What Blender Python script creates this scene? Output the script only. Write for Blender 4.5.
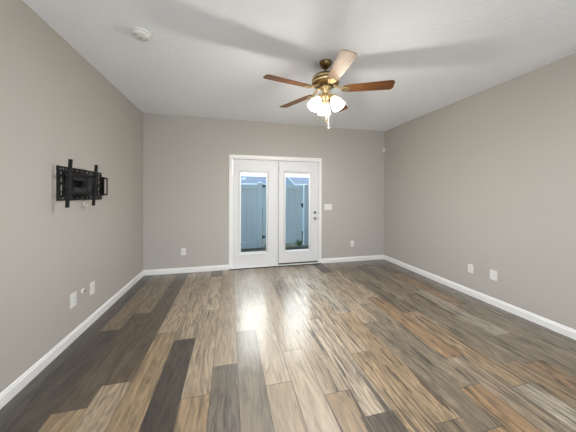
import bpy, bmesh, math, random
from mathutils import Vector, Matrix
random.seed(7)
C = bpy.context.scene
for o in list(bpy.data.objects): bpy.data.objects.remove(o)
PI = math.pi
# ------------------------------------------------------------------ camera
W, H, YR = 4.641, 2.74, -7.6         # room width, height, y of the rear wall
cam_d = bpy.data.cameras.new('camera'); cam = bpy.data.objects.new('camera', cam_d); C.collection.objects.link(cam)
cam.location = (1.4345, -4.4648, 1.371)
cam_d.sensor_width = 36; cam_d.lens = 236.88/576*36
cam_d.shift_y = -(216-195.67)/576
cam_d.clip_start = .02; cam_d.clip_end = 300
yaw, pit, rol = .2379, -.0033, .0035
cam.rotation_mode = 'XYZ'
cam.matrix_world = Matrix.Translation(cam.location) @ Matrix.Rotation(-yaw, 4, 'Z') @ Matrix.Rotation(PI/2+pit, 4, 'X') @ Matrix.Rotation(rol, 4, 'Z')
C.camera = cam
# ------------------------------------------------------------------ world
w = bpy.data.worlds.new('sky'); C.world = w; w.use_nodes = True
nt = w.node_tree; nt.nodes.clear()
tc = nt.nodes.new('ShaderNodeTexCoord'); sx = nt.nodes.new('ShaderNodeSeparateXYZ')
# clear blue overhead and behind the house, bright white haze low in front of the doors
cr = nt.nodes.new('ShaderNodeValToRGB')
cr.color_ramp.elements[0].position = 0.0; cr.color_ramp.elements[0].color = (.70, .86, 1, 1)
cr.color_ramp.elements[1].position = 1.0; cr.color_ramp.elements[1].color = (.11, .38, .74, 1)
e = cr.color_ramp.elements.new(.4); e.color = (.24, .54, .90, 1)
hz = nt.nodes.new('ShaderNodeMapRange'); hz.interpolation_type = 'SMOOTHSTEP'
hz.inputs[1].default_value = .38; hz.inputs[2].default_value = .82; hz.inputs[3].default_value = 0; hz.inputs[4].default_value = 1
mixc = nt.nodes.new('ShaderNodeMix'); mixc.data_type = 'RGBA'; mixc.inputs['B'].default_value = (3.5, 3.4, 3.3, 1)
bg = nt.nodes.new('ShaderNodeBackground'); bg.inputs[1].default_value = 2.7
wo = nt.nodes.new('ShaderNodeOutputWorld')
nt.links.new(tc.outputs['Generated'], sx.inputs[0]); nt.links.new(sx.outputs['Z'], cr.inputs[0])
nt.links.new(sx.outputs['Y'], hz.inputs[0]); nt.links.new(hz.outputs[0], mixc.inputs['Factor']); nt.links.new(cr.outputs[0], mixc.inputs['A'])
nt.links.new(mixc.outputs['Result'], bg.inputs[0]); nt.links.new(bg.outputs[0], wo.inputs[0])
# ------------------------------------------------------------------ lights
def lamp(name, kind, energy, color, loc, rot=(0, 0, 0), **k):
    d = bpy.data.lights.new(name, kind); d.energy = energy; d.color = color
    for a, b in k.items(): setattr(d, a, b)
    o = bpy.data.objects.new(name, d); C.collection.objects.link(o); o.location = loc; o.rotation_euler = rot
    return o
sun = lamp('sun', 'SUN', 1.8, (1, .95, .86), (0, 0, 20), angle=.01)
sun.rotation_euler = Vector((-.35, -.75, 1.0)).to_track_quat('Z', 'Y').to_euler()
# daylight entering by the two windows of the rear wall
RW = [(.15, 1.75), (3.40, 4.10)]
for a, b in RW:
    lamp('window_daylight', 'AREA', 50*(b-a), (.92, .97, 1.0), ((a+b)/2, YR+.05, 1.45), (PI/2+math.radians(38), 0, 0), shape='RECTANGLE', size=b-a, size_y=1.5)
for lx, pw in ((.95, 52), (3.6, 20)): lamp('rear_fill_light', 'AREA', pw, (.94, .97, 1), (lx, -4.95, H-.03), shape='DISK', size=.5)  # added fill lights without a fixture, brightening side walls and floor
C.view_settings.view_transform = 'Standard'; C.view_settings.look = 'None'
C.view_settings.gamma = 1; C.view_settings.use_curve_mapping = False
C.view_settings.exposure = 0.12
LAMP = 1.2       # glow of the frosted shades
BULB = 2350.0     # glow of the bulbs inside
# ------------------------------------------------------------------ materials
def new_mat(name):
    m = bpy.data.materials.new(name); m.use_nodes = True
    return m, m.node_tree, m.node_tree.nodes['Principled BSDF']
def mat(name, col, rough=.5, metal=0, bump=0, bscale=60, var=0, vscale=3, spec=.5, coat=0, trans=0):
    m, t, b = new_mat(name)
    b.inputs['Base Color'].default_value = (*col, 1); b.inputs['Roughness'].default_value = rough
    b.inputs['Metallic'].default_value = metal; b.inputs['Specular IOR Level'].default_value = spec
    b.inputs['Coat Weight'].default_value = coat
    tcn = t.nodes.new('ShaderNodeTexCoord')
    if var:
        n = t.nodes.new('ShaderNodeTexNoise'); n.inputs['Scale'].default_value = vscale; n.inputs['Detail'].default_value = 4
        mx = t.nodes.new('ShaderNodeMix'); mx.data_type = 'RGBA'
        mx.inputs['A'].default_value = (*[c*(1-var) for c in col], 1); mx.inputs['B'].default_value = (*[min(1, c*(1+var)) for c in col], 1)
        t.links.new(tcn.outputs['Object'], n.inputs['Vector']); t.links.new(n.outputs['Fac'], mx.inputs['Factor'])
        t.links.new(mx.outputs['Result'], b.inputs['Base Color'])
    if bump:
        n = t.nodes.new('ShaderNodeTexNoise'); n.inputs['Scale'].default_value = bscale; n.inputs['Detail'].default_value = 5
        bp = t.nodes.new('ShaderNodeBump'); bp.inputs['Strength'].default_value = bump; bp.inputs['Distance'].default_value = .01
        t.links.new(tcn.outputs['Object'], n.inputs['Vector']); t.links.new(n.outputs['Fac'], bp.inputs['Height'])
        t.links.new(bp.outputs[0], b.inputs['Normal'])
    return m
M = {}
M['wall'] = mat('greige_wall_paint', (.447, .419, .382), .75, bump=.12, bscale=120, var=.012)
M['ceil'] = mat('white_ceiling_paint', (.89, .915, .955), .9, bump=.38, bscale=30, var=.015)
M['trim'] = mat('white_trim_paint', (.80, .79, .77), .35)
M['door'] = mat('white_door_paint', (.70, .69, .69), .4, bump=.03, bscale=90)
M['plastic'] = mat('white_plastic', (.72, .71, .68), .35)
M['plastic_grey'] = mat('shaded_slot_grey', (.22, .22, .22), .5)
M['black'] = mat('black_powder_coat', (.007, .007, .008), .5, spec=.25, var=.3, vscale=30)
M['dkgrey'] = mat('dark_grey_steel', (.03, .031, .033), .5, metal=.3, var=.2, vscale=20)
M['steel'] = mat('brushed_nickel', (.30, .29, .285), .28, metal=1, var=.1, vscale=40)
M['brass'] = mat('polished_brass', (.86, .68, .40), .27, metal=1, var=.12, vscale=12)
M['abrass'] = mat('antique_brass', (.20, .13, .06), .34, metal=1, var=.35, vscale=40)
M['chain'] = mat('pale_chain', (.45, .45, .43), .3, metal=.4)
M['rubber_and_shadow'] = mat('dark_rubber_and_shadow', (.02, .02, .02), .7)  # also colours the strip drawn for the threshold's shadow line
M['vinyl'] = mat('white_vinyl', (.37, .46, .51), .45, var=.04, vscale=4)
M['shingle'] = mat('grey_roof_shingle', (.075, .10, .135), .9, bump=.4, bscale=8, var=.35, vscale=7)
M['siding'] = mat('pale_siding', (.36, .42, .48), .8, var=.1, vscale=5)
M['brick'] = mat('exterior_cladding', (.08, .09, .10), .9, var=.1)
M['leaf'] = mat('leaf_green', (.035, .10, .035), .5, var=.4, vscale=30)
M['soil'] = mat('ground_grass', (.022, .034, .02), .95, bump=.8, bscale=40, var=.5, vscale=12)
def glass_mat():
    m, t, b = new_mat('clear_door_glass'); t.nodes.remove(b)
    tr = t.nodes.new('ShaderNodeBsdfTransparent'); tr.inputs[0].default_value = (.93, .97, .98, 1)
    gl = t.nodes.new('ShaderNodeBsdfGlossy'); gl.inputs['Roughness'].default_value = .02
    fr = t.nodes.new('ShaderNodeFresnel'); fr.inputs[0].default_value = 1.45
    mx = t.nodes.new('ShaderNodeMixShader')
    t.links.new(fr.outputs[0], mx.inputs[0]); t.links.new(tr.outputs[0], mx.inputs[1]); t.links.new(gl.outputs[0], mx.inputs[2])
    t.links.new(mx.outputs[0], t.nodes['Material Output'].inputs[0])
    return m
M['glass'] = glass_mat()
def translucent_mat(name, col, f):
    m, t, b = new_mat(name)
    b.inputs['Base Color'].default_value = (*col, 1); b.inputs['Roughness'].default_value = .5
    tl = t.nodes.new('ShaderNodeBsdfTranslucent'); tl.inputs[0].default_value = (*col, 1)
    mx = t.nodes.new('ShaderNodeMixShader'); mx.inputs[0].default_value = f
    t.links.new(b.outputs[0], mx.inputs[1]); t.links.new(tl.outputs[0], mx.inputs[2])
    t.links.new(mx.outputs[0], t.nodes['Material Output'].inputs[0])
    return m
M['blind'] = translucent_mat('white_blind_slats', (1, 1, 1), .85)
M['liner'] = translucent_mat('white_glass_liner', (1, 1, 1), .85)
def shade_mat():
    m, t, b = new_mat('frosted_glass_shade')
    b.inputs['Base Color'].default_value = (.9, .88, .8, 1); b.inputs['Roughness'].default_value = .35
    b.inputs['Emission Color'].default_value = (1, .90, .74, 1); b.inputs['Emission Strength'].default_value = LAMP
    tr = t.nodes.new('ShaderNodeBsdfTransparent'); tr.inputs[0].default_value = (1, .97, .9, 1)
    mx = t.nodes.new('ShaderNodeMixShader'); 
    tcn = t.nodes.new('ShaderNodeTexCoord'); dp = t.nodes.new('ShaderNodeVectorMath'); dp.operation = 'DOT_PRODUCT'
    dp.inputs[1].default_value = (.5, 0, -.866)                 # along the axis of the bell, clearer towards its rim
    mr = t.nodes.new('ShaderNodeMapRange'); k0 = .074*.5+.362*.866
    mr.inputs[1].default_value = k0+.06; mr.inputs[2].default_value = k0+.11; mr.inputs[3].default_value = .06; mr.inputs[4].default_value = .72
    t.links.new(tcn.outputs['Object'], dp.inputs[0]); t.links.new(dp.outputs['Value'], mr.inputs[0]); t.links.new(mr.outputs[0], mx.inputs[0])
    t.links.new(b.outputs[0], mx.inputs[1]); t.links.new(tr.outputs[0], mx.inputs[2])
    t.links.new(mx.outputs[0], t.nodes['Material Output'].inputs[0])
    return m
def bulb_mat():
    m, t, b = new_mat('lit_bulb'); b.inputs['Emission Color'].default_value = (.955, .965, 1.0, 1); b.inputs['Emission Strength'].default_value = BULB
    return m
M['bulb'] = bulb_mat()
M['shade'] = shade_mat()
def wood_blade():
    m, t, b = new_mat('walnut_blade'); b.inputs['Roughness'].default_value = .5; b.inputs['Specular IOR Level'].default_value = .45; b.inputs['Specular Tint'].default_value = (1, .80, .50, 1)
    tcn = t.nodes.new('ShaderNodeTexCoord'); mp = t.nodes.new('ShaderNodeMapping'); mp.inputs['Scale'].default_value = (3, 60, 20)
    n = t.nodes.new('ShaderNodeTexNoise'); n.inputs['Scale'].default_value = 1.5; n.inputs['Detail'].default_value = 6; n.inputs['Distortion'].default_value = .6
    r = t.nodes.new('ShaderNodeValToRGB'); r.color_ramp.elements[0].color = (.032, .012, .005, 1); r.color_ramp.elements[0].position = .3
    r.color_ramp.elements[1].color = (.175, .066, .019, 1); r.color_ramp.elements[1].position = .72
    t.links.new(tcn.outputs['Object'], mp.inputs[0]); t.links.new(mp.outputs[0], n.inputs['Vector']); t.links.new(n.outputs['Fac'], r.inputs[0])
    t.links.new(r.outputs[0], b.inputs['Base Color'])
    return m
M['blade'] = wood_blade()
def floor_mat():
    m, t, b = new_mat('vinyl_plank_floor'); N = t.nodes; L = t.links
    def nd(k, **a):
        n = N.new(k)
        for x, y in a.items(): setattr(n, x, y)
        return n
    def math_(op, a, bb=None):
        n = nd('ShaderNodeMath', operation=op)
        for i, v in enumerate((a, bb)):
            if v is None: continue
            if isinstance(v, (int, float)): n.inputs[i].default_value = v
            else: L.new(v, n.inputs[i])
        return n.outputs[0]
    col = nd('ShaderNodeVertexColor', layer_name='plank')
    aux = nd('ShaderNodeVertexColor', layer_name='aux')       # r grain strength, g crack strength, b random
    sa = nd('ShaderNodeSeparateColor'); L.new(aux.outputs['Color'], sa.inputs[0])
    uv = nd('ShaderNodeUVMap', uv_map='plankuv'); su = nd('ShaderNodeSeparateXYZ'); L.new(uv.outputs[0], su.inputs[0])
    U, V = su.outputs[0], su.outputs[1]                       # metres inside the plank
    rnd = sa.outputs[2]
    def vec(su_, sv_, off):
        c = nd('ShaderNodeCombineXYZ')
        L.new(math_('MULTIPLY', U, su_), c.inputs[0]); L.new(math_('MULTIPLY', V, sv_), c.inputs[1]); L.new(math_('MULTIPLY', rnd, off), c.inputs[2])
        return c.outputs[0]
    def noise(v, det, dist, rough=.55):
        n = nd('ShaderNodeTexNoise'); n.inputs['Scale'].default_value = 1; n.inputs['Detail'].default_value = det
        n.inputs['Distortion'].default_value = dist; n.inputs['Roughness'].default_value = rough; L.new(v, n.inputs['Vector']); return n.outputs['Fac']
    def ramp(v, a, bb, c0=0, c1=1):
        n = nd('ShaderNodeMapRange'); n.inputs[1].default_value = a; n.inputs[2].default_value = bb; n.inputs[3].default_value = c0; n.inputs[4].default_value = c1
        L.new(v, n.inputs[0]); return n.outputs[0]
    broad = ramp(noise(vec(11, 1.9, 91), 5, 2.6), .3, .7, -1, 1)
    fine = ramp(noise(vec(80, 7, 57), 6, 1.3, .7), .3, .7, -1, 1)
    g = math_('ADD', math_('MULTIPLY', broad, .48), math_('MULTIPLY', fine, .20))
    wv = math_('SINE', math_('ADD', math_('MULTIPLY', U, 150), math_('MULTIPLY', noise(vec(5, 1.6, 77), 2, .4), 34)))
    g = math_('ADD', g, math_('MULTIPLY', wv, .12))
    g = math_('ADD', math_('MULTIPLY', g, sa.outputs[0]), 1)
    crack = ramp(noise(vec(22, 1.1, 33), 5, 2.0, .62), .55, .585, 0, 1)
    crack = math_('MULTIPLY', crack, sa.outputs[1])
    g = math_('MULTIPLY', g, math_('SUBTRACT', 1, math_('MULTIPLY', crack, .78)))
    # seams: U from 0 to .19, second uv holds plank length
    uv2 = nd('ShaderNodeUVMap', uv_map='edgeuv'); s2 = nd('ShaderNodeSeparateXYZ'); L.new(uv2.outputs[0], s2.inputs[0])
    du = math_('MINIMUM', s2.outputs[0], s2.outputs[1])
    seam = du
    mul = nd('ShaderNodeMix', data_type='RGBA', blend_type='MULTIPLY'); mul.inputs['Factor'].default_value = 1
    gc = nd('ShaderNodeCombineColor'); [L.new(g, gc.inputs[i]) for i in range(3)]
    L.new(col.outputs['Color'], mul.inputs['A']); L.new(gc.outputs[0], mul.inputs['B'])
    # edge from U: distance to plank side
    e1 = math_('MINIMUM', U, math_('SUBTRACT', .19, U))
    e2 = math_('MINIMUM', V, math_('SUBTRACT', s2.outputs[0], V))
    em = ramp(math_('MINIMUM', e1, e2), .0008, .0028, .0, 1)
    dark = nd('ShaderNodeMix', data_type='RGBA'); L.new(em, dark.inputs['Factor'])
    dark.inputs['A'].default_value = (.035, .027, .02, 1); L.new(mul.outputs['Result'], dark.inputs['B'])
    L.new(dark.outputs['Result'], b.inputs['Base Color'])
    b.inputs['Roughness'].default_value = .48; b.inputs['Coat Weight'].default_value = .7; b.inputs['Coat IOR'].default_value = 1.5; L.new(ramp(fine, -1, 1, .15, .23), b.inputs['Coat Roughness'])
    b.inputs['Specular IOR Level'].default_value = .6
    bp = nd('ShaderNodeBump'); bp.inputs['Strength'].default_value = .25; bp.inputs['Distance'].default_value = .002
    hh = math_('ADD', math_('MULTIPLY', em, 1.0), math_('MULTIPLY', fine, .10)); L.new(hh, bp.inputs['Height']); L.new(bp.outputs[0], b.inputs['Normal'])
    return m
M['floor'] = floor_mat()
# ------------------------------------------------------------------ mesh helpers
def link(name, bm, m, parent=None, loc=None, smooth=False, bev=0):
    me = bpy.data.meshes.new(name); bmesh.ops.recalc_face_normals(bm, faces=bm.faces); bm.to_mesh(me); bm.free()
    if isinstance(m, (list, tuple)): [me.materials.append(x) for x in m]
    else: me.materials.append(m)
    o = bpy.data.objects.new(name, me); C.collection.objects.link(o)
    if parent: o.parent = parent
    if loc is not None: o.location = loc
    if smooth:
        for p in me.polygons: p.use_smooth = True
        md = o.modifiers.new('split', 'EDGE_SPLIT'); md.split_angle = math.radians(35)
    if bev:
        md = o.modifiers.new('bevel', 'BEVEL'); md.width = bev; md.segments = 2; md.limit_method = 'ANGLE'
    return o
def box(bm, x0, x1, y0, y1, z0, z1, mtx=None):
    v = [bm.verts.new((x, y, z)) for x in (x0, x1) for y in (y0, y1) for z in (z0, z1)]
    for f in ((0, 1, 3, 2), (4, 6, 7, 5), (0, 4, 5, 1), (2, 3, 7, 6), (0, 2, 6, 4), (1, 5, 7, 3)): bm.faces.new([v[i] for i in f])
    if mtx: bmesh.ops.transform(bm, matrix=mtx, verts=v)
    return v
def lathe(bm, prof, seg=32, mtx=None, cap=True):
    rings = []; allv = []
    for r, z in prof:
        if r < 1e-5: ring = [bm.verts.new((0, 0, z))]
        else: ring = [bm.verts.new((r*math.cos(2*PI*i/seg), r*math.sin(2*PI*i/seg), z)) for i in range(seg)]
        rings.append(ring); allv += ring
    for a, b in zip(rings, rings[1:]):
        for i in range(seg):
            j = (i+1) % seg
            if len(a) == 1 and len(b) == 1: continue
            if len(a) == 1: bm.faces.new((a[0], b[j], b[i]))
            elif len(b) == 1: bm.faces.new((a[i], a[j], b[0]))
            else: bm.faces.new((a[i], a[j], b[j], b[i]))
    if cap:
        for r in (rings[0], rings[-1]):
            if len(r) > 2: bm.faces.new(r)
    if mtx: bmesh.ops.transform(bm, matrix=mtx, verts=allv)
def tube(bm, pts, r, seg=8):
    pts = [Vector(p) for p in pts]; rings = []
    for i, p in enumerate(pts):
        d = (pts[min(i+1, len(pts)-1)]-pts[max(i-1, 0)]).normalized()
        q = d.to_track_quat('Z', 'Y')
        rr = r[i] if isinstance(r, (list, tuple)) else r
        rings.append([bm.verts.new(p+q @ Vector((rr*math.cos(2*PI*k/seg), rr*math.sin(2*PI*k/seg), 0))) for k in range(seg)])
    for a, b in zip(rings, rings[1:]):
        # align ring start
        k0 = min(range(seg), key=lambda k: (b[k].co-a[0].co).length)
        for i in range(seg): bm.faces.new((a[i], a[(i+1) % seg], b[(i+1+k0) % seg], b[(i+k0) % seg]))
        b[:] = b[k0:]+b[:k0]
    bm.faces.new(rings[0]); bm.faces.new(rings[-1])
def B(): return bmesh.new()
def bx(name, m, dims, parent=None, bev=0):
    bm = B()
    for d in (dims if isinstance(dims[0], (list, tuple)) else [dims]): box(bm, *d)
    return link(name, bm, m, parent, bev=bev)
def empty(name, loc=(0, 0, 0), rot=(0, 0, 0)):
    o = bpy.data.objects.new(name, None); C.collection.objects.link(o); o.location = loc; o.rotation_euler = rot; o.empty_display_size = .05
    return o
def tag(o, label, cat=None, group=None, kind=None):
    o['label'] = label
    if cat: o['category'] = cat
    if group: o['group'] = group
    if kind: o['kind'] = kind
    return o
def structure(o, label): return tag(o, label, None, None, 'structure')
# ------------------------------------------------------------------ room shell
# floor: one quad per plank, colour attribute = plank print tone, with reflection haze painted into far central rows
T = {'D': (.076, .057, .039), 'B': (.19, .158, .122), 'K': (.049, .040, .031), 'M': (.165, .125, .086), 'N': (.130, .102, .073), 'L': (.265, .21, .15), 'P': (.32, .262, .195),
     'G': (.178, .145, .105), 'g': (.125, .104, .082), 'O': (.235, .155, .09), 'T': (.235, .172, .108), 'W': (.31, .27, .215)}
rows = {   # row -> [(end y, tone)] from the door wall towards the camera
 0: [(-.9, 'K'), (-2.1, 'K'), (-3.3, 'K')],
 1: [(-.55, 'N'), (-1.73, 'M'), (-2.95, 'K'), (-4.1, 'K')],
 2: [(-.25, 'M'), (-1.42, 'M'), (-2.69, 'D'), (-3.9, 'T')],
 3: [(-1.25, 'D'), (-2.51, 'D'), (-3.7, 'L')],
 4: [(-.7, 'L'), (-1.9, 'L'), (-3.15, 'T')],
 5: [(-.85, 'L'), (-2.06, 'L'), (-3.3, 'K')],
 6: [(-.33, 'D'), (-1.52, 'P'), (-2.76, 'L'), (-3.95, 'T')],
 7: [(-1.28, 'L'), (-2.5, 'L'), (-3.7, 'g')],
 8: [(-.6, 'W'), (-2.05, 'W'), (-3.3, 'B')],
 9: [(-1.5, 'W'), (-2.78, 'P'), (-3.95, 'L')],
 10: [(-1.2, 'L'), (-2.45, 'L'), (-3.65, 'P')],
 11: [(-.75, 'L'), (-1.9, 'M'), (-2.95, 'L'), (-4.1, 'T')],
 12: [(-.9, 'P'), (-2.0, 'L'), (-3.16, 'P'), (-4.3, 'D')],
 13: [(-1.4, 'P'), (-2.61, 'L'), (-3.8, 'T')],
 14: [(-.8, 'L'), (-1.95, 'W'), (-3.3, 'T')],  # this and neighbouring rows lightened to paint in reflection haze
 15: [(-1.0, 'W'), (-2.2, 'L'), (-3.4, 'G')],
 16: [(-.58, 'K'), (-1.8, 'L'), (-3.12, 'G'), (-4.3, 'O')],
 17: [(-.5, 'M'), (-1.65, 'L'), (-2.85, 'O'), (-4.0, 'L')],
 18: [(-1.1, 'M'), (-2.1, 'N'), (-3.2, 'T'), (-4.3, 'W')],
 19: [(-.6, 'M'), (-1.8, 'G'), (-3.0, 'G'), (-4.2, 'T')],
 20: [(-1.1, 'N'), (-2.3, 'M'), (-3.05, 'G'), (-4.2, 'O')],
 21: [(-.4, 'N'), (-1.6, 'G'), (-2.7, 'W'), (-3.9, 'G')],
 22: [(-.9, 'N'), (-2.1, 'O'), (-3.3, 'G')],
 23: [(-.6, 'N'), (-1.8, 'N'), (-3.0, 'G'), (-4.2, 'g')],
 24: [(-1.2, 'N'), (-2.4, 'g'), (-3.6, 'N')]}
bm = B(); cl = bm.loops.layers.float_color.new('plank'); al = bm.loops.layers.float_color.new('aux')
ul = bm.loops.layers.uv.new('plankuv'); el = bm.loops.layers.uv.new('edgeuv')
rr = random.Random(3)
for i in range(25):
    x0 = -.027+.19*i; x1 = x0+.19; y = 0.0; seq = list(rows[i])
    while True:
        if seq: ye, tn = seq.pop(0)
        else: ye, tn = y-1.22, rr.choice('DMNLPGgOT')
        ye = max(ye, YR)
        a, b2 = max(x0, -.02), min(x1, W+.02)
        vs = [bm.verts.new((a, y, 0)), bm.verts.new((a, ye, 0)), bm.verts.new((b2, ye, 0)), bm.verts.new((b2, y, 0))]
        f = bm.faces.new(vs); rn = rr.random(); k = rr.uniform(.92, 1.08); ln = y-ye
        grain = (.55 if 7 <= i <= 11 else 1.0) if tn not in 'Kg' else 1.15; crack = (.15 if i < 7 else .25 if i < 11 else .95) if tn not in 'Kg' else .1
        for lp in f.loops:
            c = T[tn]; mc = sum(c)/3; lp[cl] = tuple((mc+(q-mc)*1.12)*k*.91 for q in c)+(1,); lp[al] = (grain, crack, rn, 1)
            lp[ul].uv = (lp.vert.co.x-x0, y-lp.vert.co.y); lp[el].uv = (ln, 0)
        y = ye
        if y <= YR+1e-4: break
me = bpy.data.meshes.new('floor'); bm.to_mesh(me); bm.free(); me.materials.append(M['floor'])
flo = bpy.data.objects.new('floor', me); C.collection.objects.link(flo); structure(flo, 'mixed brown and grey wood plank floor running towards the glass doors')
md = flo.modifiers.new('thick', 'SOLIDIFY'); md.thickness = .06; md.offset = -1 if me.polygons[0].normal.z > 0 else 1
structure(bx('ceiling', M['ceil'], (-.12, W+.12, YR-.12, .14, H, H+.12)), 'white lightly textured ceiling')
structure(bx('wall_left', M['wall'], (-.12, 0, YR-.12, .14, -.06, H)), 'greige painted left wall')
structure(bx('wall_right', M['wall'], (W, W+.12, YR-.12, .14, -.06, H)), 'greige painted right wall')
DX0, DX1, DZ = 1.452, 3.162, 2.06    # rough opening of the door
structure(bx('wall_back', M['wall'], [(0, DX0, 0, .14, -.06, H), (DX1, W, 0, .14, -.06, H), (DX0, DX1, 0, .14, DZ, H)]), 'greige painted far wall holding the glass doors')
z0, z1 = .7, 2.2
structure(bx('wall_rear', M['wall'], [(0, W, YR-.12, YR, -.06, z0), (0, W, YR-.12, YR, z1, H), (0, RW[0][0], YR-.12, YR, z0, z1),
     (RW[0][1], RW[1][0], YR-.12, YR, z0, z1), (RW[1][1], W, YR-.12, YR, z0, z1)]), 'greige wall behind the camera with two windows')
def base(name, p0, p1, nrm, lab):
    # baseboard profile swept from p0 to p1, nrm points into the room
    prof = [(0, 0), (.016, 0), (.016, .066), (.011, .074), (.011, .082), (.006, .090), (0, .090)]
    bm = B(); p0 = Vector(p0); p1 = Vector(p1); n = Vector(nrm); R = []
    for p in (p0, p1): R.append([bm.verts.new(p+n*d+Vector((0, 0, z))) for d, z in prof])
    k = len(prof)
    for i in range(k): bm.faces.new((R[0][i], R[0][(i+1) % k], R[1][(i+1) % k], R[1][i]))
    bm.faces.new(R[0]); bm.faces.new(R[1]); structure(link(name, bm, M['trim']), lab)
base('baseboard_left', (0, YR, 0), (0, 0, 0), (1, 0, 0), 'white baseboard along the left wall')
base('baseboard_right', (W, YR, 0), (W, 0, 0), (-1, 0, 0), 'white baseboard along the right wall')
base('baseboard_back', (0, 0, 0), (1.408, 0, 0), (0, -1, 0), 'white baseboard on the far wall left of the doors')
base('baseboard_back', (3.206, 0, 0), (W, 0, 0), (0, -1, 0), 'white baseboard on the far wall right of the doors')
# casing round the doors
structure(bx('trim_1', M['trim'], [(1.407, 1.462, -.018, 0, 0, 2.104), (3.151, 3.206, -.018, 0, 0, 2.104), (1.462, 3.151, -.018, 0, 2.045, 2.104),
     (1.452, 1.470, 0, .14, 0, 2.05), (3.144, 3.162, 0, .14, 0, 2.05), (1.47, 3.144, 0, .14, 2.032, 2.06)], bev=.003), 'white casing framing the double glass doors')
structure(bx('trim_2', M['trim'], [(1.452, 3.162, -.03, .16, 0, .022)], bev=.004), 'pale threshold under the double glass doors')
structure(bx('threshold_shadow', M['rubber_and_shadow'], (1.41, 3.20, -.0335, -.0305, 0, .015)), 'dark strip drawn as the shadow line at the foot of the threshold')  # shadow under the threshold edge put in as a dark strip
# ------------------------------------------------------------------ doors
def slab(name, x0, x1, gx0, gx1, gz0, gz1, zb, label):
    y0, y1, zt = .012, .056, 2.026
    d = empty(name, (x0, y0, zb)); structure(d, label)
    def pt(n, m, dims, bev=0, smooth=False):
        dl = dims if isinstance(dims[0], (list, tuple)) else [dims]
        bm = B()
        for q in dl: box(bm, q[0]-x0, q[1]-x0, q[2]-y0, q[3]-y0, q[4]-zb, q[5]-zb)
        return link(n, bm, m, d, bev=bev)
    pt('door_slab', M['door'], [(x0, gx0, y0, y1, zb, zt), (gx1, x1, y0, y1, zb, zt), (gx0, gx1, y0, y1, zb, gz0), (gx0, gx1, y0, y1, gz1, zt)])
    # raised lite frame: sloped profile ring
    bm = B(); o_, i_ = .030, .0
    def ring(e, y, de=0): return [bm.verts.new((x-x0, y-y0, z-zb)) for x, z in ((gx0-e, gz0-e), (gx1+e, gz0-e), (gx1+e, gz1+e+de), (gx0-e, gz1+e+de))]
    prof = [(.026, y0, .045), (.022, y0-.010, .045), (.014, y0-.012, .03), (.006, y0-.006, .004), (-.002, y0+.004, 0), (-.004, y0+.016, 0)]
    R = [ring(e, y, de) for e, y, de in prof]
    for a, b in zip(R, R[1:]):
        for k in range(4): bm.faces.new((a[k], a[(k+1) % 4], b[(k+1) % 4], b[k]))
    lf = link('lite_frame', bm, M['door'], d, smooth=False)
    for fx in (.22, .76):
        cx_ = gx0+(gx1-gx0)*fx
        bm = B(); box(bm, cx_-.018-x0, cx_+.018-x0, -.016, -.010, gz1+.012-zb, gz1+.024-zb); link('blind_slider', bm, M['plastic'], d, bev=.002)
    # liner between the panes, blind raised to the top
    g0, g1 = y0+.016, y0+.034
    lw = .017
    pt('glass_liner', M['liner'], [(gx0-.004, gx0+lw, g0+.003, g1-.003, gz0-.004, gz1), (gx1-lw, gx1+.004, g0+.003, g1-.003, gz0-.004, gz1), (gx0+lw, gx1-lw, g0+.003, g1-.003, gz0-.004, gz0+.032)])
    bl = [(gx0+lw, gx1-lw, g0+.003, g1-.003, gz1-.006, gz1)]
    z = gz1-.01
    bl = [(gx0+lw, gx1-lw, g0+.004, g1-.004, z-.0032-k*.0042, z-k*.0042) for k in range(8)]+[(gx0+lw, gx1-lw, g0+.004, g1-.004, z-.047, z-.035)]
    pt('raised_blind', M['blind'], bl)
    pt('glass_pane', M['glass'], [(gx0-.004, gx1+.004, g1-.001, g1+.001, gz0-.004, gz1+.0)])
    return d, x0, y0, zb
d1 = slab('door_1', 1.472, 2.318, 1.606, 2.120, .268, 1.776, .024, 'white fixed glass door panel on the left, nearer the left wall')
d2, dx, dy, dz = slab('door_2', 2.337, 3.140, 2.458, 2.974, .262, 1.778, .052, 'white glass door on the right carrying knob and deadbolt')
# astragal between
structure(bx('trim_3', M['door'], (2.296, 2.328, -.004, .012, .024, 2.03), bev=.003), 'white upright strip where the two glass doors meet')
structure(bx('trim_6', M['rubber_and_shadow'], (2.3285, 2.3365, .004, .030, .024, 2.03)), 'dark seam between the two glass doors')
# sweep
bm = B(); box(bm, 0, .804, .006, .040, -.029, 0); link('door_sweep', bm, M['rubber_and_shadow'], d2)
Rx = Matrix.Rotation(PI/2, 4, 'X')
def turned(name, prof, x, z, m, parent, origin, seg=24):
    bm = B(); lathe(bm, prof, seg, Matrix.Translation((x-origin[0], 0, z-origin[2])) @ Rx); return link(name, bm, m, parent, smooth=True)
org = (dx, dy, dz)
kb = turned('door_knob', [(0, 0), (.032, 0), (.032, .006), (.014, .012), (.012, .032), (.022, .040), (.028, .052), (.025, .064), (.012, .070), (0, .071)], 3.073, .905, M['steel'], d2, org)
db = turned('deadbolt', [(0, 0), (.030, 0), (.030, .008), (.022, .014), (0, .014)], 3.073, 1.02, M['steel'], d2, org)
bm = B(); box(bm, 3.073-.006-dx, 3.073+.006-dx, -.034, -.012, 1.02-.018-dz, 1.02+.018-dz); tt = link('thumb_turn', bm, M['dkgrey'], db, bev=.002)
for z in (.905, 1.02):
    bm = B(); box(bm, 3.142-dx, 3.150-dx, -.034, -.028, z-.03-dz, z+.03-dz); link('strike_plate', bm, M['steel'], d2)
for z in (.28, 1.05, 1.88):
    bm = B(); lathe(bm, [(.005, -.045), (.005, .045)], 12, Matrix.Translation((-.001, -.006, z-dz))); link('hinge', bm, M['dkgrey' if z > 1.5 else 'steel'], d2)
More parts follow.
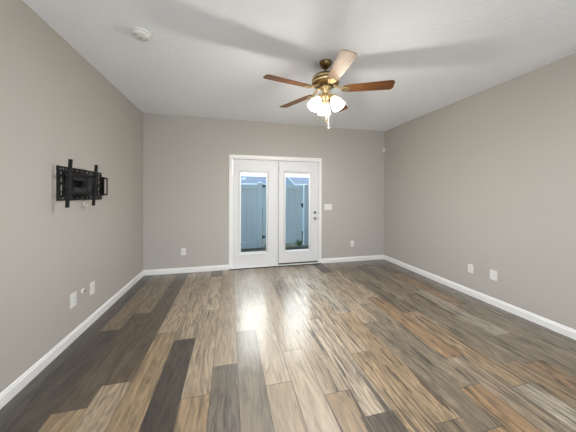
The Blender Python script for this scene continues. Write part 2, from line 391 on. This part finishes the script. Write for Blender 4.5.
# ------------------------------------------------------------------ rear windows (behind the camera)
for k, (a, b) in enumerate(RW):
    f = empty('window_%d' % (k+1), (a, YR-.06, z0)); structure(f, 'white window in the wall behind the camera')
    wd = b-a
    bx('window_frame', M['trim'], [(0, .05, -.03, .03, 0, 1.5), (wd-.05, wd, -.03, .03, 0, 1.5), (.05, wd-.05, -.03, .03, 0, .05), (.05, wd-.05, -.03, .03, 1.45, 1.5), (.05, wd-.05, -.02, .02, .73, .77)], f)
    bx('window_glass', M['glass'], (.05, wd-.05, -.003, .003, .05, 1.45), f)
# ------------------------------------------------------------------ outlets, switch, plates
def wall_frame(loc, facing):
    rot = {'back': 0, 'left': PI/2, 'right': -PI/2}[facing]     # local -y points into the room
    return loc, (0, 0, rot)
def plate(name, loc, facing, label, cat, kind, w_=.075, h_=.122, group=None, t=.007):
    l, r = wall_frame(loc, facing); e = empty(name, l, r); tag(e, label, cat, group or ('wall outlets' if cat == 'outlet' else None))
    bm = B(); box(bm, -w_/2, w_/2, -t, 0, -h_/2, h_/2); link('cover_plate', bm, M['plastic'], e, bev=.003)
    if kind == 'duplex':
        for s in (-1, 1):
            bm = B(); lathe(bm, [(0, 0), (.0165, 0), (.0165, .003), (0, .003)], 20, Matrix.Translation((0, -t, s*.021)) @ Rx)
            q = link('socket', bm, M['plastic'], e, smooth=True)
            for u0, u1, w0, w1 in ((-.0075, -.0050, -.004, .006), (.0050, .0075, -.004, .005), (-.002, .002, -.011, -.007)):
                bm = B(); box(bm, u0, u1, -t-.0035, -t-.003, s*.021+w0, s*.021+w1); link('slot', bm, M['plastic_grey'], q)
        bm = B(); lathe(bm, [(0, 0), (.003, 0), (.002, .0015), (0, .0015)], 10, Matrix.Translation((0, -t, 0)) @ Rx); link('screw', bm, M['steel'], e)
    elif kind == 'decora':
        bm = B(); box(bm, -.0165, .0165, -t-.003, -t, -.033, .033); q = link('socket', bm, M['plastic'], e, bev=.001)
        for s in (-1, 1):
            for xx in (-.0062, .0062):
                bm = B(); box(bm, xx-.0013, xx+.0013, -t-.0036, -t-.003, s*.017-.004, s*.017+.006); link('slot', bm, M['plastic_grey'], q)
    elif kind == 'blank':
        for s in (-1, 1):
            bm = B(); lathe(bm, [(0, 0), (.003, 0), (.002, .0015), (0, .0015)], 10, Matrix.Translation((0, -t, s*.045)) @ Rx); link('screw', bm, M['plastic'], e)
    return e
plate('wall_outlet', (.636, 0, .370), 'back', 'white double power outlet on the far wall left of the glass doors', 'outlet', 'duplex')
plate('wall_outlet', (3.888, 0, .365), 'back', 'white double power outlet on the far wall right of the glass doors', 'outlet', 'duplex')
plate('wall_outlet', (W, -1.900, .370), 'right', 'white power outlet on the right wall, the one nearer the far corner', 'outlet', 'decora', .072, .116)
plate('blank_wall_plate', (W, -2.191, .374), 'right', 'plain white wall plate on the right wall, nearer the camera than the outlet', 'wall plate', 'blank', .084, .122)
plate('wall_outlet', (0, -1.835, .380), 'left', 'white outlet plate low on the left wall, the one nearer the camera', 'outlet', 'decora', .085, .130, t=.009)
plate('wall_outlet', (0, -1.525, .372), 'left', 'white outlet plate low on the left wall, the one nearer the far corner', 'outlet', 'duplex', .085, .130, t=.009)
s = empty('light_switch', (3.351, 0, 1.130)); tag(s, 'white triple light switch plate on the far wall beside the glass doors', 'light switch')
bm = B(); box(bm, -.082, .082, -.007, 0, -.060, .060); link('cover_plate', bm, M['plastic'], s, bev=.003)
for k in (-1, 0, 1):
    bm = B(); box(bm, k*.046-.0165, k*.046+.0165, -.010, -.006, -.033, .033, Matrix.Rotation(.03, 4, 'X')); link('rocker', bm, M['plastic'], s, bev=.001)
j = empty('coax_jack', (0, -1.686, .404), (0, 0, PI/2)); tag(j, 'small round white cable jack on the left wall between two outlet plates', 'cable jack')
bm = B(); lathe(bm, [(0, 0), (.026, 0), (.026, .004), (.018, .012), (0, .012)], 24, Rx); link('jack_cover', bm, M['plastic'], j, smooth=True)
bm = B(); lathe(bm, [(.0, .012), (.008, .012), (.008, .02), (.005, .02), (.005, .032), (0, .032)], 12, Rx); link('jack_nut', bm, M['steel'], j, smooth=True)
k_ = empty('wall_hook', (0, -1.672, 1.262), (0, 0, PI/2)); tag(k_, 'tiny white hook on the left wall just under the television bracket', 'hook')
bm = B(); box(bm, -.014, .014, -.004, 0, -.012, .028); link('hook_base', bm, M['plastic'], k_, bev=.002)
bm = B(); tube(bm, [(0, -.004, .005), (0, -.014, -.010), (0, -.026, -.014), (0, -.032, .002)], .005); link('hook_arm', bm, M['plastic'], k_, smooth=True)
# motion sensor in the right corner
ms = empty('motion_sensor', (W-.018, -.018, 2.335), (0, 0, -PI/4)); tag(ms, 'small white motion sensor high in the far right corner', 'sensor')
bm = B(); box(bm, -.026, .026, -.016, 0.004, -.034, .034); link('sensor_base', bm, M['plastic'], ms, bev=.005)
bm = B(); lathe(bm, [(.021, 0), (.019, .010), (.012, .017), (0, .020)], 20, Matrix.Translation((0, -.016, .004)) @ Rx, cap=False); link('sensor_lens', bm, M['plastic'], ms, smooth=True)
# smoke detector
sd = empty('smoke_detector', (.690, -2.215, H)); tag(sd, 'round white smoke detector on the ceiling near the left wall', 'smoke detector')
bm = B(); lathe(bm, [(.076, 0), (.076, -.012), (.070, -.016), (.062, -.016)], 36); link('mounting_plate', bm, M['plastic'], sd, smooth=True)
bm = B(); lathe(bm, [(.064, -.016), (.066, -.028), (.058, -.038), (.050, -.040), (.048, -.034), (.040, -.034), (.038, -.043), (.020, -.047), (0, -.047)], 36); hd = link('sensor_head', bm, M['plastic'], sd, smooth=True)
bm = B(); lathe(bm, [(.009, -.046), (.008, -.050), (0, -.051)], 16, Matrix.Translation((.004, -.006, 0))); link('test_button', bm, M['plastic_grey'], hd, smooth=True)
# ------------------------------------------------------------------ television bracket on the left wall
tv = empty('television_wall_bracket', (0, -1.70, 1.464)); tag(tv, 'black articulated television bracket with two upright rails on the left wall', 'tv mount')
def tvb(name, dims, m='black', parent=None, bev=.0015):
    bm = B()
    for q in dims: box(bm, q[0], q[1], q[2], q[3], q[4], q[5])
    return link(name, bm, M[m], parent or tv, bev=bev)
ya, yb, za, zb_ = -.354, .353, -.149, .149
def slotted(y0, y1, zc, hh, n, x0=.0, x1=.012):
    # rail with n open slots
    out = [(x0, x1, y0, y1, zc-hh, zc-hh*.22), (x0, x1, y0, y1, zc+hh*.22, zc+hh)]
    L = (y1-y0)/n
    for k in range(n+1):
        c = y0+L*k; out.append((x0, x1, max(y0, c-L*.22), min(y1, c+L*.22), zc-hh*.35, zc+hh*.35))
    return out
tvb('wall_plate', slotted(ya, yb, .127, .024, 9)+slotted(ya, yb, -.127, .024, 9)+[
    (0, .012, ya, ya+.036, -.103, .103), (0, .012, ya+.068, ya+.105, -.103, .103), (0, .012, ya+.030, ya+.075, -.012, .012), (0, .012, ya+.030, ya+.075, .068, .078), (0, .012, ya+.030, ya+.075, -.078, -.068),
    (0, .012, yb-.036, yb, -.103, .103), (0, .012, yb-.110, yb-.070, -.103, .103), (0, .012, yb-.08, yb-.03, -.018, .018), (0, .012, yb-.08, yb-.03, .055, .075), (0, .012, yb-.08, yb-.03, -.075, -.055),
    (0, .012, -.16, .10, -.103, .103)])
# folded arms
for z in (.055, -.055):
    tvb('folding_arm', [(.014, .040, -.245, .02, z-.026, z+.026)], 'black', None, .005)
    tvb('folding_arm', [(.042, .066, -.225, .06, z-.022, z+.022)], 'dkgrey', None, .005)
for y in (-.235, .04):
    bm = B(); lathe(bm, [(0, -.098), (.017, -.098), (.017, .098), (0, .098)], 20, Matrix.Translation((.036, y, 0))); link('pivot_tube', bm, M['black'], tv, smooth=True)
tvb('pivot_head', [(.015, .085, -.045, .060, -.108, .108), (.085, .094, -.035, .05, -.08, .08)], 'dkgrey', None, .006)
tvb('cross_bar', [(.086, .100, -.40, .075, .070, .092), (.086, .100, -.40, .075, -.092, -.070)], 'black')
# upright rails, tilted slightly forward
for y in (-.405, -.012):
    bm = B(); mt = Matrix.Translation((.112, y, -.003)) @ Matrix.Rotation(math.radians(3.5), 4, 'Y')
    box(bm, -.008, .012, -.002, .001, -.204, .204, mt); box(bm, .009, .012, .001, .018, -.204, .204, mt); box(bm, -.008, .012, .018, .021, -.204, .204, mt)
    r_ = link('upright_rail', bm, M['black'], tv, bev=.001)
    for k in range(8):
        bm = B(); box(bm, .0122, .0130, .005, .014, -.17+k*.047, -.15+k*.047, mt); link('rail_slot', bm, M['dkgrey'], r_)
# side handle loop
bm = B(); box(bm, .030, .036, .353, .434, .080, .100); box(bm, .030, .036, .353, .434, -.105, -.085); box(bm, .030, .036, .412, .434, -.085, .080); box(bm, .0, .036, .347, .353, -.107, .102)
link('side_loop', bm, M['black'], tv, bev=.002)
for y, z in ((-.30, .127), (-.02, .127), (.24, .127), (-.30, -.127), (-.02, -.127), (.24, -.127)):
    bm = B(); lathe(bm, [(0, 0), (.009, 0), (.009, .007), (0, .007)], 6, Matrix.Translation((.012, y, z)) @ Matrix.Rotation(PI/2, 4, 'Y')); link('bolt', bm, M['steel'], tv)
# ------------------------------------------------------------------ ceiling fan
FX, FY = 2.386, -2.17
fan = empty('ceiling_fan', (FX, FY, H)); tag(fan, 'brass ceiling fan with five brown wooden blades and a lit lamp cluster', 'ceiling fan')
def lf(name, prof, m, parent=fan, seg=40): bm = B(); lathe(bm, prof, seg); return link(name, bm, M[m], parent, smooth=True)
lf('canopy', [(.030, 0), (.066, 0), (.067, -.012), (.060, -.028), (.046, -.045), (.030, -.060), (.018, -.066)], 'abrass')
lf('downrod', [(.011, -.06), (.011, -.125)], 'abrass')
mo = lf('motor_housing', [(.02, -.108), (.030, -.112), (.034, -.125), (.075, -.130), (.115, -.142), (.136, -.160), (.140, -.185), (.138, -.215), (.128, -.228), (.095, -.240), (.05, -.244)], 'abrass')
lf('trim_band', [(.1385, -.172), (.1425, -.176), (.1425, -.186), (.139, -.190)], 'brass', mo)
lf('trim_band', [(.139, -.206), (.143, -.210), (.141, -.218), (.136, -.221)], 'brass', mo)
lf('switch_housing', [(.05, -.243), (.058, -.250), (.058, -.275), (.040, -.290), (.036, -.325), (.046, -.340), (.048, -.362), (.036, -.380), (.022, -.392), (.014, -.410), (.008, -.424), (0, -.428)], 'brass')
BZ = -.283
for k in range(5):
    ang = math.radians(-24.5-72*k)
    be = Matrix.Rotation(ang, 4, 'Z')
    pitch = Matrix.Translation((0, 0, BZ)) @ Matrix.Rotation(math.radians(-12), 4, 'X')
    bm = B()
    # outline of the blade, slightly wider at the tip with one rounded corner pair
    out = []
    L0, L1 = .185, .666
    def wd_(t): return .054+.016*t
    n = 12
    top = [(L0+(L1-L0-.03)*i/n, wd_(i/n)) for i in range(n+1)]
    out = [(x, y) for x, y in top]+[(L1-.008, .058), (L1, .040), (L1, -.040), (L1-.008, -.058)]+[(x, -y) for x, y in reversed(top)]
    out[0] = (L0, .046); out.insert(0, (L0-.008, .036)); out[-1] = (L0, -.046); out.append((L0-.008, -.036))
    up = [bm.verts.new((x, y, .003)) for x, y in out]; dn = [bm.verts.new((x, y, -.003)) for x, y in out]
    bm.faces.new(up); bm.faces.new(list(reversed(dn)))
    for i in range(len(out)): bm.faces.new((up[i], dn[i], dn[(i+1) % len(out)], up[(i+1) % len(out)]))
    bl = link('blade', bm, M['blade'], fan); bl.matrix_basis = be @ pitch
    # blade iron
    bm = B()
    tube(bm, [(.085, 0, -.238), (.115, 0, -.256), (.145, 0, -.272), (.17, 0, -.281)], [.014, .011, .010, .012], 10)
    box(bm, .160, .255, -.016, .016, -.0068, -.0032, pitch)
    for sy in (-1, 1):
        box(bm, .160, .235, -.008, .008, -.0068, -.0032, pitch @ Matrix.Translation((0, sy*.016, 0)) @ Matrix.Rotation(0, 4, 'Z'))
        lathe(bm, [(0, -.0085), (.013, -.0080), (.013, -.0032), (0, -.0032)], 12, pitch @ Matrix.Translation((.225, sy*.026, 0)))
        tube(bm, [pitch @ Vector((.165, 0, -.006)), pitch @ Vector((.19, sy*.030, -.006)), pitch @ Vector((.225, sy*.030, -.006))], .005, 6)
    ir = link('blade_bracket', bm, M['brass'], fan, smooth=True); ir.matrix_basis = be
# lamps
for k, a in enumerate((73, 193, 313)):
    R = Matrix.Rotation(math.radians(a), 4, 'Z')
    bm = B(); tube(bm, [(.035, 0, -.350), (.056, 0, -.344), (.072, 0, -.350), (.078, 0, -.366)], .008, 10); arm = link('lamp_arm', bm, M['brass'], fan, smooth=True); arm.matrix_basis = R
    S = Matrix.Translation((.074, 0, -.362)) @ Matrix.Rotation(math.radians(-30), 4, 'Y')
    bm = B(); lathe(bm, [(.018, .006), (.026, 0), (.030, -.014), (.027, -.024)], 24, S); link('lamp_socket', bm, M['brass'], fan, smooth=True).matrix_basis = R
    pr = [(.026, -.018), (.032, -.026), (.042, -.044), (.050, -.070), (.056, -.100), (.062, -.128), (.067, -.142)]
    pr += [(r-.003, z) for r, z in reversed(pr)]
    bm = B(); lathe(bm, pr, 32, S, cap=False)
    shd = link('lamp_shade', bm, M['shade'], fan, smooth=True); shd.matrix_basis = R
    bm = B(); lathe(bm, [(0, -.02), (.014, -.03), (.016, -.05), (.024, -.075), (.027, -.09), (.022, -.108), (0, -.118)], 20, S); b_ = link('light_bulb', bm, M['bulb'], shd, smooth=True)
# pull chains
for (cx_, cy_, zl, m) in ((-.002, -.030, -.63, 'chain'), (.026, -.022, -.69, 'chain')):
    bm = B(); tube(bm, [(cx_, cy_, -.375), (cx_, cy_, zl+.04)], .0022, 6)
    n = int((-.40-zl-.04)/.009)
    pc = link('pull_chain', bm, M[m], fan)
    bm = B(); lathe(bm, [(0, .045), (.003, .042), (.006, .02), (.0075, .006), (.004, 0), (0, -.001)], 12, Matrix.Translation((cx_, cy_, zl))); link('chain_pull', bm, M['chain' if zl < -.65 else 'abrass'], pc, smooth=True)
# ------------------------------------------------------------------ outside
def groundmesh():
    bm = B(); n = 30
    box(bm, -30, 40, .16, 60, -.22, -.12); return link('ground_outside', bm, M['soil'])
g = groundmesh(); structure(g, 'dark grassy ground outside the glass doors')
structure(bx('wall_exterior', M['brick'], [(-6, -.12, 0, .2, -.2, 5.6), (W+.12, 11, 0, .2, -.2, 5.6), (-.12, W+.12, 0, .2, H+.12, 5.6), (-6, 11, 0, .55, 5.5, 5.7)]), 'outside face of the house above the doors, made tall to shade the yard')  # unseen upper storey added so its shadow covers yard and fence
structure(bx('trim_4', M['trim'], [(1.36, 1.452, .14, .165, -.1, 2.14), (3.162, 3.25, .14, .165, -.1, 2.14), (1.36, 3.25, .14, .165, 2.06, 2.14)]), 'outer casing of the doors')
FYY = 2.25
def fence(name, xa, xb, label, zt=1.656, y=FYY, posts=()):
    f = empty(name, (xa, y, -.12)); tag(f, label, 'fence', 'vinyl fence runs')
    bm = B(); n = max(1, int(round((xb-xa)/.15))); wv = (xb-xa)/n
    for i in range(n): box(bm, i*wv+.002, (i+1)*wv-.002, -.011, .011, .10, zt+.12-.09)
    link('fence_panel', bm, M['vinyl'], f, bev=.004)
    bm = B(); box(bm, 0, xb-xa, -.036, .036, zt+.12-.12, zt+.12); link('top_rail', bm, M['vinyl'], f, bev=.004)
    bm = B(); box(bm, 0, xb-xa, -.060, .036, .05, .17); box(bm, 0, xb-xa, -.085, .036, .0, .05); link('bottom_rail', bm, M['vinyl'], f, bev=.004)
    return f
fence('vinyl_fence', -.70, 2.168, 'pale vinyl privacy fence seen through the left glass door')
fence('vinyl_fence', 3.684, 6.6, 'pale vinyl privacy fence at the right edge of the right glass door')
fence('vinyl_fence', 3.0, 8.0, 'made-up sunlit fence giving a bright line in the gap beside the gate latch', 1.50, 5.0)  # invented backdrop, added only to brighten the gap at the gate
def post(x0, x1, zt, label, y=FYY):
    p = empty('fence_post', ((x0+x1)/2, y, -.12)); tag(p, label, 'fence post', 'vinyl gate posts')
    hw = (x1-x0)/2
    bm = B(); box(bm, -hw, hw, -hw, hw, 0, zt+.12); link('post_shaft', bm, M['vinyl'], p, bev=.006)
    bm = B(); v = [bm.verts.new((sx_*(hw+.012), sy_*(hw+.012), zt+.12+dz_)) for dz_ in (0, .02) for sx_, sy_ in ((-1, -1), (1, -1), (1, 1), (-1, 1))]
    t_ = bm.verts.new((0, 0, zt+.12+.06))
    bm.faces.new(v[:4])
    for i in range(4): bm.faces.new((v[i], v[(i+1) % 4], v[4+(i+1) % 4], v[4+i])); bm.faces.new((v[4+i], v[4+(i+1) % 4], t_))
    link('post_cap', bm, M['vinyl'], p)
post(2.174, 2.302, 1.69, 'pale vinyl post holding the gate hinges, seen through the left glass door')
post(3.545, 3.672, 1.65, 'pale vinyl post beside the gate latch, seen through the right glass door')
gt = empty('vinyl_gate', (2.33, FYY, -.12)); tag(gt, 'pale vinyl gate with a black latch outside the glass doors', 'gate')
gw = 3.484-2.33
bm = B(); n = 7; wv = (gw-.28)/n
for i in range(n): box(bm, .14+i*wv+.002, .14+(i+1)*wv-.002, -.011, .011, .16, 1.70)
link('gate_panel', bm, M['vinyl'], gt, bev=.004)
bm = B(); box(bm, 0, .15, -.022, .022, .09, 1.775); link('gate_stile', bm, M['vinyl'], gt, bev=.004)
bm = B(); box(bm, gw-.15, gw, -.022, .022, .09, 1.775); link('gate_stile', bm, M['vinyl'], gt, bev=.004)
for z0_, z1_ in ((.09, .19), (1.66, 1.775)):
    bm = B(); box(bm, .15, gw-.15, -.050, .036, z0_, z1_); link('gate_rail', bm, M['vinyl'], gt, bev=.004)
for z in (1.742, .30):
    bm = B(); box(bm, -.012, .06, -.045, -.0225, z-.03, z+.03); lathe(bm, [(.012, z-.05), (.012, z+.05)], 10, Matrix.Translation((-.008, -.045, 0))); link('gate_hinge', bm, M['black'], gt, bev=.003)
bm = B(); box(bm, gw-.05, gw+.035, -.05, -.0225, 1.20, 1.235); box(bm, gw-.02, gw+.028, -.055, -.0225, 1.12, 1.21); tube(bm, [(gw+.0, -.05, 1.13), (gw+.0, -.075, 1.15), (gw, -.075, 1.2), (gw, -.05, 1.22)], .006, 6)
link('gate_latch', bm, M['black'], gt, bev=.003)
# weeds
def weed(x, y, s, n, label):
    bm = B(); r = random.Random(int(x*100))
    for i in range(n):
        a = r.uniform(0, 2*PI); l = s*r.uniform(.6, 1.1); sp = r.uniform(.25, .7); wdt = s*.09
        pts = [Vector((math.cos(a)*l*sp*t, math.sin(a)*l*sp*t, l*(t-.35*t*t*sp))) for t in (0, .35, .7, 1)]
        sd_ = Vector((-math.sin(a), math.cos(a), 0))
        prev = None
        for p, ww in zip(pts, (.4, 1, .8, .05)):
            cur = (bm.verts.new(p+sd_*wdt*ww), bm.verts.new(p+Vector((0, 0, .004))), bm.verts.new(p-sd_*wdt*ww))
            if prev: bm.faces.new((prev[0], cur[0], cur[1], prev[1])); bm.faces.new((prev[1], cur[1], cur[2], prev[2]))
            prev = cur
    o = link('weed', bm, M['leaf'], None, (x, y, -.12)); tag(o, label, 'weed'); return o
weed(3.33, 2.02, .24, 26, 'dark green weed clump growing at the foot of the gate')
# neighbouring house with shingled roof
nh = empty('neighbour_house', (0, 20, -.12)); tag(nh, 'neighbouring house with grey shingled roof showing above the vinyl fence', 'house')
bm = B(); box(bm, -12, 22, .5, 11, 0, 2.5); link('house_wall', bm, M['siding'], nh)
bm = B()
def quad(*p): bm.faces.new([bm.verts.new(q) for q in p])
def prism(bm, xa, xb, ye, yr, yb2, ze, zr, th=.12):
    a = [(x, y, z) for x in (xa, xb) for y, z in ((ye, ze), (yr, zr), (yb2, ze), (yb2, ze-th), (yr, zr-th), (ye, ze-th))]
    v = [bm.verts.new(q) for q in a]
    for i in range(6):
        jn = (i+1) % 6; bm.faces.new((v[i], v[jn], v[6+jn], v[6+i]))
    bm.faces.new(v[:6]); bm.faces.new(v[6:])
prism(bm, -12.4, 22.4, 0, 7, 12, 2.62, 3.98); link('roof', bm, M['shingle'], nh)
bm = B(); box(bm, -12.4, 22.4, -.06, 0, 2.47, 2.66); link('fascia', bm, M['trim'], nh)
# cross gable facing the yard: rake slopes down to the right
pkx, pkz, ez, hw = 6.40, 4.02, 2.55, 1.47      # peak x, peak z, eave z, half width
bm = B(); v0 = []
for y in (-.85, 3.0):
    v0.append([bm.verts.new(q) for q in ((pkx-hw+.1, y, 0), (pkx+hw-.1, y, 0), (pkx+hw-.1, y, ez), (pkx, y, pkz-.1), (pkx-hw+.1, y, ez))])
bm.faces.new(v0[0]); bm.faces.new(v0[1])
for k in range(5): bm.faces.new((v0[0][k], v0[0][(k+1) % 5], v0[1][(k+1) % 5], v0[1][k]))
link('gable_wall', bm, M['siding'], nh)
for s_ in (-1, 1):
    bm = B(); a = [(pkx, pkz), (pkx+s_*hw, ez), (pkx+s_*hw, ez-.12), (pkx, pkz-.14)]
    f0 = [bm.verts.new((x, -.95, z)) for x, z in a]; f1 = [bm.verts.new((x, 3, z)) for x, z in a]
    bm.faces.new(f0); bm.faces.new(f1)
    for k in range(4): bm.faces.new((f0[k], f0[(k+1) % 4], f1[(k+1) % 4], f1[k]))
    link('gable_roof', bm, M['shingle'], nh)
    bm = B(); a = [(pkx, pkz+.03), (pkx+s_*(hw+.03), ez+.0), (pkx+s_*(hw+.03), ez-.15), (pkx, pkz-.15)]
    f0 = [bm.verts.new((x, -1.0, z)) for x, z in a]; f1 = [bm.verts.new((x, -.95, z)) for x, z in a]
    bm.faces.new(f0); bm.faces.new(f1)
    for k in range(4): bm.faces.new((f0[k], f0[(k+1) % 4], f1[(k+1) % 4], f1[k]))
    link('rake_board', bm, M['trim'], nh)
bm = B(); lathe(bm, [(.16, 0), (.16, .25), (.26, .26), (.22, .38), (0, .42)], 16, Matrix.Translation((2.85, 2.3, 2.95))); link('roof_vent', bm, M['trim'], nh, smooth=True)
